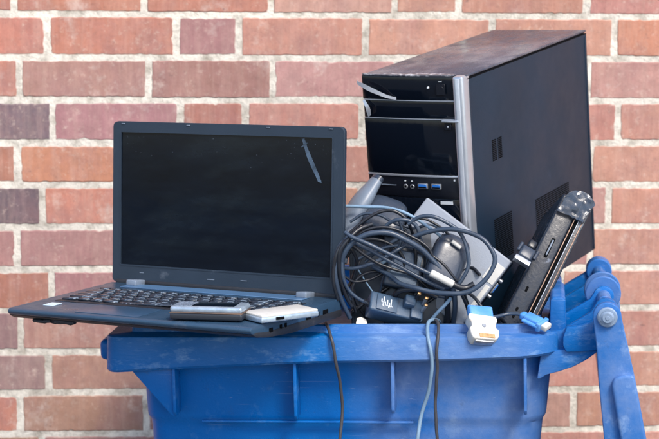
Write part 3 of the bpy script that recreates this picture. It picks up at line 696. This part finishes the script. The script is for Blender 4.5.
# ------------------------------------------------------------------ closed worn black laptop standing edge-on
Pb = at(509, 330, 2.60); Pt = at(574, 198, 2.665)
ea = (Pt-Pb).normalized(); dv_ = Vector((.13, .99, .05)); dv_ = (dv_-ea*dv_.dot(ea)).normalized(); ec = ea.cross(dv_).normalized()
if ec.x < 0: ec = -ec
SL = (Pt-Pb).length
SR = Matrix((ec, dv_, ea)).transposed()
if SR.determinant() < 0: SR = Matrix((ec, dv_, ea)).transposed()
slb = thing('closed_laptop', Pb-ea*.03, SR, 'worn black closed laptop standing on edge and leaning beside the tower', 'laptop')
z_ = .03
MB().box((-.0015, .085, z_+SL/2-.015), (.0305, .17, SL+.03), .004, 3).build('base', 'slab', slb)
MB().box((.0172, .085, z_+SL/2-.017), (.0050, .166, SL+.02), .001, 2).build('gap', 'slot', slb)
ld2 = MB().box((.0250, .085, z_+SL/2-.012), (.0110, .17, SL+.032), .002, 3).build('screen_lid', 'slab', slb)
MB().box((.0143, .0006, z_+SL/2-.015), (.0016, .003, SL+.02), .0004, 1).build('metal_edge', 'copper', slb)
MB().box((.0262, .0000, z_+SL/2-.015), (.0016, .003, SL+.02), .0004, 1).build('metal_edge', 'copper', ld2)
MB().box((.0205, .0004, z_+SL/2-.015), (.0010, .003, SL+.01), .0003, 1).build('metal_edge', 'silver', ld2)
MB().box((.0000, -.0004, z_+SL*.62), (.0052, .003, .030), .001, 2).build('disc_slot', 'slot', slb)
MB().box((.0000, -.0012, z_+SL*.62), (.0024, .003, .024), .0005, 1).build('slot_blade', 'greyp', slb)
for i, (zz_, hh) in enumerate(((.10, .007), (.15, .006), (.30, .008))): MB().box((-.003, -.0002, z_+SL*zz_), (.0035, .002, hh), .0006, 1).build('port', 'slot', slb)
# crumpled tape over the top corner
tv = MB(); bm = bmesh.new(); bmesh.ops.create_cube(bm, size=1); bmesh.ops.subdivide_edges(bm, edges=bm.edges[:], cuts=11, use_grid_fill=True)
for v in bm.verts:
    p = Vector((v.co.x*.0405+.0068, v.co.y*.09+.038, v.co.z*.042+z_+SL-.008))
    if v.co.z > 0: rr2 = max(0, v.co.z)*2; p.z -= .010*rr2*(abs(v.co.x)*2)**2; p.x += rr2*.004
    nv = noise.noise_vector(p*60)*.0018+noise.noise_vector(p*210)*.0016; v.co = p+nv
tv.from_bm(bm); tv.build('crumpled_tape', 'tape', slb, sharp=22)

# ------------------------------------------------------------------ power adapters and hidden junk
def frame_from(o, xdir, ydir):
    x = xdir.normalized(); y_ = (ydir-x*ydir.dot(x)).normalized(); return Matrix((x, y_, x.cross(y_))).transposed()
# wall-plug adapter
o0 = at(372.5, 290, 2.590); xr = at(424, 303, 2.600)-o0; yd = o0-at(370.5, 311, 2.566)
AR = frame_from(o0, xr, yd); AL = xr.length
ad = thing('plug_adapter', o0, AR, 'boxy black plug adapter with white printing and brass tipped pins at the bin rim', 'power adapter')
MB().box((AL*.5, -.0155, -.013), (AL+.002, .031, .026), .003, 3).build('case', 'brick', ad)
MB().box((AL*.70, -.0085, .0062), (AL*.20, .0165, .013), .002, 2).build('plug_block', 'brick', ad)
MB().box((AL*.86, -.0165, .0030), (AL*.22, .030, .0065), .002, 2).build('plug_face', 'brick', ad)
MB().box((AL*.30, -.0165, .0012), (AL*.40, .025, .0022), .0008, 2).build('label_plate', 'brick', ad)
tx_ = MB(); rn = random.Random(11)
for k, (x, y_, h_) in enumerate(((.19, -.014, .006), (.23, -.012, .011), (.26, -.018, .006), (.30, -.016, .010), (.34, -.019, .006), (.37, -.015, .013), (.22, -.021, .004), (.33, -.022, .004))):
    tx_.box((AL*x, y_, .0026), (.0015, h_*.8, .0006)); tx_.box((AL*x+.001, y_-h_/2, .0026), (.0030, .0009, .0006))
tx_.build('printing', 'mark', ad)
for (x, y_, z1) in ((.80, -.004, .019), (.955, -.007, .017), (.955, -.0185, .017)):
    pn = MB().box((AL*x, y_, .006+z1/2), (.0045, .0035, z1), .0006, 2).build('pin', 'cabled' if x < .9 else 'silver', ad)
    MB().box((AL*x, y_, .006+z1), (.0047, .0037, .004), .0006, 2).build('pin_tip', 'gold', pn)
# rounded black power brick behind the ring of cable
o1 = at(447, 262, 2.590); RR = RZ(0)
def pebble(sx, sy, sz, pw=3.2, n=28, m_=14):
    V = []; Fc = []
    sg = lambda t, e: math.copysign(abs(t)**e, t)
    for i in range(m_+1):
        a = -math.pi/2+math.pi*i/m_
        for k in range(n):
            b = 2*math.pi*k/n; e = 2/pw
            V.append((sx/2*sg(math.cos(a), e)*sg(math.cos(b), e), sy/2*sg(math.cos(a), e)*sg(math.sin(b), e), sz/2*sg(math.sin(a), e)))
    for i in range(m_):
        for k in range(n): Fc.append([i*n+k, i*n+(k+1) % n, (i+1)*n+(k+1) % n, (i+1)*n+k])
    return V, Fc
ms = thing('power_brick', o1, RR, 'smooth rounded black power brick in the middle of the tangled cables', 'power adapter')
a1 = (at(452, 245, 2.60)-at(440, 285, 2.565))
def peb(o, R_, s, name, m, par, pw=3.6):
    V, Fc = pebble(*s, pw); return MB().add([Vector(o)+R_ @ Vector(v) for v in V], Fc).build(name, m, par, sharp=60)
rl = RZ(math.radians(0))
ctr = Vector((0, 0, 0))
ldir = (RR.transposed() @ (at(459, 236, 2.61)-at(437, 290, 2.575))).normalized(); vdir = RR.transposed() @ (CAM+Vector((.6, 0, .5))-o1).normalized()
sdir_ = ldir.cross(vdir).normalized(); R1 = Matrix((sdir_, ldir, sdir_.cross(ldir))).transposed()
peb(ctr, R1, (.050, .080, .026), 'case', 'mouse', ms)
peb(ctr-R1 @ Vector((0, 0, .004)) if (R1 @ Vector((0, 0, 1))).dot(vdir) > 0 else ctr+R1 @ Vector((0, 0, .004)), R1, (.0525, .0825, .009), 'seam_band', 'cabled', ms)
# second small adapter (blocky) beneath the cables left of centre
o2 = at(398, 262, 2.600)
sb = thing('battery_pack', o2, frame_from(o2, at(440, 272, 2.60)-o2, at(404, 232, 2.615)-o2), 'dull black battery block under the coiled cables left of the rounded power brick', 'battery')
MB().box((.012, -.005, -.012), (.052, .060, .022), .004, 3).build('case', 'panel', sb)
MB().box((.012, -.005, -.0005), (.040, .045, .0012), .0005, 1).build('cover_plate', 'brick', sb)
# dark flat panels behind the tangle
def slabq(name, pts, d, t, m, label, cat):
    P = [at(px, py, dd) for (px, py), dd in zip(pts, d)]
    u_ = (P[1]-P[0]).normalized(); v_ = P[3]-P[0]; v_ = (v_-u_*v_.dot(u_)).normalized(); w_ = u_.cross(v_)
    if w_.dot(CAM-P[0]) > 0: w_ = -w_
    R_ = Matrix((u_, v_, w_)).transposed()
    o = bpy.data.objects.new(name, None); C.objects.link(o); o.matrix_world = Matrix.Translation(P[3])
    tag(o, label, cat)
    poly = [((p-P[0]).dot(u_), (p-P[0]).dot(v_)) for p in P]
    b = MB().prism(poly, P[0]-P[3], u_, v_, w_, t, .0025, 3).build('shell', m, o)
    cx = sum(p[0] for p in poly)/4; cy = sum(p[1] for p in poly)/4
    ip = [(cx+(p[0]-cx)*.86, cy+(p[1]-cy)*.86) for p in poly]
    MB().prism(ip, P[0]-P[3]-w_*.0008, u_, v_, w_, .002, .0006).build('face_plate', m, b)
    return o
slabq('keyboard_tray', ((348, 232), (394, 220), (400, 345), (352, 345)), (2.665, 2.66, 2.61, 2.61), .012, 'panel', 'dark flat plastic panel behind the cables at the left of the pile', 'panel')
slabq('drive_case', ((384, 232), (446, 222), (456, 345), (384, 345)), (2.640, 2.638, 2.600, 2.600), .012, 'panel', 'dark blue grey drive case behind the cables and the rounded power brick', 'drive')
# grey handset shape and grey casing between laptop and tower
hs = [at(379, 177, 2.675), at(371, 188, 2.668), at(356, 210, 2.655), at(345, 232, 2.645), at(338, 262, 2.635)]
hb = bpy.data.objects.new('telephone_handset', None); C.objects.link(hb); hb.location = hs[-1]; tag(hb, 'grey telephone style handset leaning on the left corner of the computer tower', 'handset')
P = spline([p-hs[-1] for p in hs], .006); n = len(P)
MB().tube(P, [(.0095+.0085*min(1, i/(n*.3)))*(1 if i < n-3 else .9) for i in range(n)], 22, flat=.7).build('grip', 'greyp', hb, sharp=60)
MB().tube(P[:2], [.0100, .0112], 22, flat=.72).build('end_cap', 'mouse', hb)
gc = at(384, 216, 2.655)
gcs = thing('speaker_casing', gc, frame_from(gc, at(402, 222, 2.65)-gc, at(380, 203, 2.67)-gc), 'rounded slate grey plastic casing below the ports of the computer tower', 'speaker')
V, Fc = pebble(.062, .060, .026, 3.4); MB().add(V, Fc).build('case', 'mouse', gcs, sharp=60)
V, Fc = pebble(.064, .062, .007, 3.4); MB().add(V, Fc).build('seam_band', 'cabled', gcs, sharp=60)
# flat case lying deep in the bin, carrying the pile
fc = thing('flat_case', rimc+BR @ Vector((.02, -.02, -.12)), BR, 'black flat equipment case lying inside the bin underneath the pile of cables', 'case')
MB().box((.02, .03, .033), (.44, .36, .075), .006, 3).build('shell', 'pcin', fc)
MB().box((.02, .03, .0712), (.36, .28, .003), .001, 1).build('lid', 'panel', fc)
# scrap of paper at the ridge
sp = [at(357, 319, 2.585), at(361, 318, 2.588), at(366, 320, 2.588), at(367.5, 325, 2.583), at(362, 324.5, 2.580), at(356, 324, 2.580)]
V = sp+[p+Vector((0, .0015, .001)) for p in sp]; Fc = [[0, 1, 2, 3, 4, 5], [11, 10, 9, 8, 7, 6]]+[[i, (i+1) % 6, 6+(i+1) % 6, 6+i] for i in range(6)]
tag(MB().add(V, Fc).build('paper_scrap', 'paper', smooth=False), 'small torn scrap of cream paper on the bin rim left of the plug adapter', 'paper')

# ------------------------------------------------------------------ cables
def cable(pts, r, m, label, grp='cables tangled on top of the bin', d0=2.58, name='cable', flat=1):
    P = [at(p[0], p[1], p[2] if len(p) > 2 else d0) for p in pts]
    Q = spline(P, .004)
    out = MB(); o = P[0].copy()
    sd = len(pts)*3.1+pts[0][0]; nq = len(Q); rad = []
    for i, q in enumerate(Q):
        k_ = min(1, i/6, (nq-1-i)/6); Q[i] = q+noise.noise_vector(q*28+Vector((sd, 0, 0)))*.0016*k_
        rad.append(r*.92*(1+.06*noise.noise(q*60)))
    out.tube([q-o for q in Q], rad, 12, flat=flat)
    ob = out.build(name, m, None, sharp=50); ob.location = o
    return tag(ob, label, 'cable', grp)
cable([(340, 206, 2.63), (358, 206.5, 2.625), (385, 208, 2.615), (402, 212, 2.605), (418, 220, 2.6), (432, 229, 2.60), (448, 243, 2.605)], .0024, 'cablel', 'thin pale cable running across the top of the tangle below the tower ports')
cable([(343, 240, 2.60), (352, 231, 2.60), (364, 221, 2.60), (378, 213, 2.60), (391, 211, 2.60), (401, 215, 2.60), (408, 222, 2.60), (413, 234, 2.61)], .0026, 'cabled', 'black cable arching over the top left of the tangle')
cable([(383, 230, 2.595), (388, 224, 2.595), (398, 220, 2.59), (410, 221, 2.59), (417, 227, 2.59), (420, 238, 2.595), (428, 256, 2.60), (424, 280, 2.60), (412, 300, 2.60)], .0031, 'cable', 'slate cable making a small hump above the middle of the tangle')
cable([(350, 300, 2.585), (343, 283, 2.58), (342, 264, 2.575), (347, 249, 2.572), (357, 239, 2.572), (372, 233, 2.572), (388, 233, 2.572), (404, 239, 2.572), (419, 248, 2.575), (432, 260, 2.575), (444, 274, 2.575), (452, 287, 2.578), (455, 303, 2.585), (453, 326, 2.60)], .0042, 'cable', 'thickest slate cable looping from the left side to the lower right of the tangle')
cable([(356, 236, 2.582), (366, 230, 2.582), (380, 227, 2.582), (394, 229, 2.582), (410, 236, 2.580), (422, 243, 2.578), (430, 250, 2.576), (433, 260, 2.576), (436, 271, 2.580), (444, 285, 2.585)], .0022, 'cabled', 'thin black cable following the thick loop along its upper side')
cable([(345, 232, 2.57), (352, 237, 2.565), (372, 246, 2.56), (397, 258, 2.56), (415, 267, 2.56), (431, 274, 2.56)], .0032, 'cable', 'straight dark cable running down to a white ferrite sleeve')
cable([(348, 238, 2.575), (366, 248, 2.57), (386, 259, 2.565), (410, 272, 2.565), (428, 282, 2.565), (444, 289, 2.568)], .0030, 'cable', 'straight dark cable running just below the one with a white sleeve')
# white sleeve on the cable
a = at(430.5, 272.5, 2.558); b = at(453.5, 284.5, 2.556)
fs = MB().cyl((0, 0, 0), b-a, .0052, 20, .001).build('ferrite_sleeve', 'white'); fs.location = a; tag(fs, 'white tubular sleeve on the end of a straight dark cable', 'cable sleeve')
cable([(453, 284, 2.556), (459, 287, 2.556), (466, 288, 2.558), (474, 284, 2.56)], .0048, 'cabled', 'short black moulded plug end right of the white sleeve')
# big ring on the right
cable([(372, 266, 2.60), (388, 274, 2.59), (400, 283, 2.575), (414, 288, 2.562), (432, 292, 2.556), (450, 293.5, 2.55), (466, 291.5, 2.548), (480, 284, 2.548), (490, 273, 2.55), (495, 260, 2.555), (491, 248, 2.56), (482, 238, 2.565), (468, 232, 2.57), (452, 229, 2.575), (436, 230, 2.58), (420, 234, 2.585), (404, 241, 2.59)], .0036, 'cable', 'slate cable forming the big open ring over the pale grey box')
cable([(408, 224, 2.59), (420, 217, 2.588), (434, 217, 2.585), (448, 223, 2.583), (459, 232, 2.58), (466, 246, 2.575), (468, 262, 2.57), (464, 276, 2.566), (457, 287, 2.565)], .0030, 'cable', 'slate cable curving down inside the big ring beside the power brick')
cable([(412, 219, 2.60), (426, 219, 2.60), (440, 226, 2.597), (452, 238, 2.597), (459, 245, 2.597)], .0020, 'cabled', 'thin black lead ending in a short white collar')
a = at(452, 241, 2.585); b = at(461, 248, 2.583)
w2 = MB().cyl((0, 0, 0), b-a, .0030, 16, .0006).build('white_collar', 'white'); w2.location = a; tag(w2, 'short white collar on a thin black lead above the rounded power brick', 'cable sleeve')
cable([(341, 268, 2.595), (352, 268.5, 2.59), (364, 266.5, 2.59), (378, 261, 2.59), (392, 253, 2.592), (406, 245, 2.60)], .0029, 'cable', 'dark cable crossing the left loop almost level')
cable([(365, 262, 2.61), (378, 250, 2.608), (392, 242, 2.606), (404, 236, 2.606)], .0026, 'cable', 'dark cable slanting up behind the thick loop')
cable([(380, 265, 2.61), (394, 255, 2.61), (407, 245, 2.612)], .0026, 'cablel', 'short pale lead slanting up in the middle of the tangle')
cable([(365, 246, 2.605), (361, 258, 2.605), (356, 270, 2.605), (348, 288, 2.607)], .0022, 'cabler', 'thin brownish lead dropping inside the left loop')
cable([(357, 268, 2.60), (363, 277, 2.60), (371, 289, 2.60), (378, 300, 2.60)], .0011, 'cablel', 'thinnest pale wire crossing the left loop')
cable([(352, 306, 2.585), (346, 296, 2.58), (341, 282, 2.575), (338.5, 266, 2.572), (341, 250, 2.57), (349, 238, 2.572), (360, 229, 2.58), (372, 224, 2.59)], .0034, 'cabled', 'black cable forming the outermost left side of the tangle')
cable([(350, 318, 2.59), (341, 300, 2.58), (335.5, 280, 2.573), (335, 262, 2.572), (340, 246, 2.575), (350, 236, 2.58)], .0036, 'cable', 'slate cable curving down beside the laptop screen')
cable([(368.5, 304, 2.583), (364, 301.5, 2.58), (356, 297, 2.577), (348, 289, 2.575), (343, 276, 2.573), (342, 262, 2.573)], .0027, 'cable', 'adapter lead running up and left from the black plug adapter')
a = at(371, 306, 2.584); b = at(363, 300.5, 2.580)
sr = MB(); n_ = 7
for i in range(n_): q = (b-a)*(i/n_); sr.cyl(q, q+(b-a)/n_*.8, .0042-.00012*i, 14, .0006)
sr = sr.build('strain_relief', 'cabled'); sr.parent = ad; sr.matrix_parent_inverse = ad.matrix_world.inverted(); sr.location = a
cable([(352, 312, 2.61), (366, 302, 2.61), (384, 290, 2.615), (404, 279, 2.62), (424, 270, 2.62)], .0030, 'cabled', 'black cable slanting behind the plug adapter')
cable([(374, 266, 2.605), (392, 276, 2.60), (412, 286, 2.595), (426, 291, 2.59), (440, 296, 2.585), (456, 298, 2.585)], .0030, 'cable', 'dark cable slanting down right above the plug adapter')
cable([(393, 300, 2.60), (398, 292, 2.59), (410, 289, 2.585), (424, 291, 2.58), (437, 297, 2.58)], .0042, 'cabled', 'black cable humped directly above the plug adapter pins')
cable([(451, 298, 2.575), (444, 306, 2.578), (437, 313, 2.58), (429, 323, 2.585)], .0026, 'cablel', 'pale stiff lead slanting down to the rim right of the adapter')
cable([(460, 291, 2.575), (466, 305, 2.58), (472, 322, 2.59)], .0024, 'cabled', 'thin black lead dropping to the rim left of the white plug')
cable([(462, 290, 2.57), (468, 293, 2.565), (475, 298, 2.56), (481, 306, 2.553), (485, 313, 2.55)], .0026, 'cabled', 'black lead entering the back of the white and blue display plug')
cable([(447, 288, 2.58), (448, 300, 2.585), (447, 328, 2.60)], .0048, 'cabled', 'thick black cable hanging straight down behind the rim')
cable([(345, 245, 2.59), (352, 250, 2.59), (357, 262, 2.595), (353, 280, 2.60), (356, 300, 2.61), (366, 318, 2.615)], .0026, 'cabled', 'thin black lead bending down in the left part of the pile')
cable([(402, 226, 2.60), (411, 240, 2.60), (416, 255, 2.60), (414, 270, 2.60), (406, 284, 2.60)], .0026, 'cabled', 'thin black lead crossing the centre of the tangle downwards')
cable([(356, 260, 2.60), (372, 252, 2.60), (392, 246, 2.60), (412, 247, 2.60), (424, 253, 2.602)], .0024, 'cable', 'thin slate lead rising right under the two straight cables')
cable([(384, 300, 2.605), (400, 308, 2.61), (430, 300, 2.61), (450, 280, 2.612), (470, 268, 2.612), (480, 275, 2.60)], .0028, 'cabled', 'black lead sagging behind the rounded power brick')
for pts, r_, m_, lb_ in (
    ([(347, 240, 2.585), (358, 250, 2.585), (376, 262, 2.587), (396, 270, 2.588), (414, 276, 2.59), (428, 288, 2.59)], .0024, 'cabled', 'thin black lead sagging below the straight cable pair'),
    ([(346, 258, 2.60), (354, 246, 2.60), (366, 240, 2.60), (382, 241, 2.60), (396, 248, 2.60), (404, 262, 2.60), (400, 278, 2.60), (388, 286, 2.60)], .0026, 'cabled', 'small black loop coiled inside the left part of the tangle'),
    ([(350, 222, 2.62), (364, 214, 2.62), (380, 216, 2.615), (396, 224, 2.61), (414, 228, 2.61), (430, 224, 2.61), (444, 232, 2.615)], .0022, 'cable', 'thin slate lead rippling along the top of the tangle'),
    ([(344, 276, 2.59), (354, 282, 2.595), (368, 280, 2.60), (384, 272, 2.605), (400, 262, 2.61)], .0022, 'cabled', 'thin black lead dipping low in the left loop'),
    ([(420, 240, 2.585), (428, 252, 2.58), (440, 262, 2.575), (452, 274, 2.572), (462, 288, 2.575), (468, 304, 2.585)], .0021, 'cabled', 'thin black lead running down over the rounded power brick'),
    ([(398, 218, 2.60), (402, 230, 2.598), (400, 244, 2.597), (394, 258, 2.60), (384, 276, 2.605), (380, 292, 2.61)], .0020, 'cable', 'thin slate lead falling through the centre left of the tangle'),
    ([(356, 312, 2.60), (352, 298, 2.597), (354, 284, 2.597), (364, 274, 2.60), (380, 272, 2.605), (398, 280, 2.61), (416, 284, 2.612)], .0026, 'cabled', 'black lead curling over behind the adapter lead'),
    ([(338, 300, 2.575), (334, 284, 2.570), (334, 266, 2.570), (338, 250, 2.572), (345, 240, 2.575)], .0026, 'cabled', 'black lead curving closest to the lower edge of the laptop screen')):
    cable(pts, r_, m_, lb_)
# leads hanging over the rim
cable([(440, 322.5, 2.60), (437.5, 320, 2.585), (433, 319, 2.567), (429, 322, 2.553), (427.5, 330, 2.538), (428, 338, 2.5255), (430.5, 352, 2.520), (431.8, 370, 2.522), (429, 388, 2.53), (424, 405, 2.535), (420, 421, 2.535), (417, 442, 2.53), (412, 480, 2.53)], .0028, 'cablel', 'pale blue grey lead looped over the rim and hanging down the bin', 'leads hanging down the bin side')
cable([(430, 325, 2.595), (432, 320.5, 2.580), (436, 320.5, 2.562), (438.5, 325, 2.545), (438, 337, 2.524), (436.8, 352, 2.518), (437, 372, 2.523), (435.5, 400, 2.53), (436, 425, 2.53), (437, 442, 2.53), (436, 480, 2.53)], .0024, 'cabler', 'dark grey lead hanging straight down the bin beside the pale one', 'leads hanging down the bin side')
cable([(322, 318, 2.61), (325, 321, 2.59), (327, 325, 2.567), (329, 331, 2.549), (331, 338, 2.533), (333.5, 350, 2.530), (336.5, 366, 2.532), (339.5, 382, 2.54), (341.8, 400, 2.545), (341.5, 415, 2.545), (340, 442, 2.54), (338, 480, 2.54)], .0024, 'cabler', 'dark brown grey lead hanging down the middle of the bin front', 'leads hanging down the bin side')

# ------------------------------------------------------------------ display plugs on the rim
def plug(name, o, dir_end, wdir, label, L1, Wd, Th, cap, cs):
    x = (dir_end-o); R_ = frame_from(o, x, wdir)
    t = thing(name, o, R_, label, 'plug'); return t, x.length
o3 = at(479.5, 309, 2.548)
t3, l3 = plug('display_plug', o3, at(484, 345, 2.507), at(497, 331, 2.512)-at(468, 321, 2.512), 'blue hooded display plug with a big cream white head hanging over the bin rim', 0, 0, 0, 0, 0)
# local: x along plug (down over the rim), y width, z out towards camera
sg = 1 if (t3.matrix_world.to_3x3() @ Vector((0, 0, 1))).dot(CAM-o3) > 0 else -1
MB().box((.0075, 0, 0), (.019, .034, .014), .003, 3).build('blue_hood', 'vga', t3)
for s_ in (-1, 1): MB().cyl((-.004, s_*.0145, 0), (.012, s_*.0145, 0), .0030, 14).build('thumbscrew', 'vga', t3)
hd = MB().prism([(.0140, -.0195), (.016, .0195), (.023, .021), (.027, .0185), (.035, .0175), (.038, .0215), (.048, .0205), (.054, .016), (.054, -.0165), (.048, -.0195), (.037, -.0205), (.033, -.0165), (.026, -.0175), (.022, -.0205)], (0, 0, -.009), (1, 0, 0), (0, 1, 0), (0, 0, 1), .018, .002, 3).build('white_head', 'white', t3)
MB().box((.0545, 0, 0), (.0035, .027, .010), .0012, 2).build('metal_shroud', 'metal', hd)
MB().box((.049, .003, sg*.0092), (.0065, .022, .0012), .0004, 1).build('contact_strip', 'gold', hd)
MB().cyl((.033, 0, sg*.0088), (.033, 0, sg*.0098), .0030, 14).build('moulded_dot', 'dock', hd)
o4 = at(524, 316, 2.548)
t4, l4 = plug('monitor_plug', o4, at(551, 329, 2.522), at(545, 318, 2.56)-at(536, 330, 2.53), 'blue monitor plug with small cream tip lying at the right end of the rim', 0, 0, 0, 0, 0)
sg = 1 if (t4.matrix_world.to_3x3() @ Vector((0, 0, 1))).dot(CAM-o4) > 0 else -1
MB().box((.016, 0, 0), (.026, .016, .013), .003, 3).build('hood', 'vga', t4)
MB().box((.000, 0, 0), (.010, .011, .010), .003, 3).build('neck', 'vga', t4)
MB().box((.030, 0, 0), (.006, .024, .012), .0012, 2).build('flange', 'vga', t4)
MB().box((.0365, 0, 0), (.009, .015, .008), .0018, 3).build('cream_tip', 'white', t4)
for s_ in (-1, 1): MB().cyl((.004, s_*.0100, 0), (.030, s_*.0100, 0), .0027, 14).build('thumbscrew', 'vga', t4)
cable([(487, 312, 2.548), (492, 316.5, 2.545), (499, 316, 2.55), (508, 314, 2.555), (518, 314, 2.553), (525, 317, 2.548)], .0025, 'cable', 'short slate cable joining the white headed plug to the blue monitor plug', 'cables at the right end of the rim')
cable([(506, 325, 2.60), (500, 318, 2.585), (493, 318, 2.57), (487, 313, 2.556)], .0030, 'cabled', 'short black cable stub behind the white headed plug', 'cables at the right end of the rim')

bpy.context.view_layer.update()
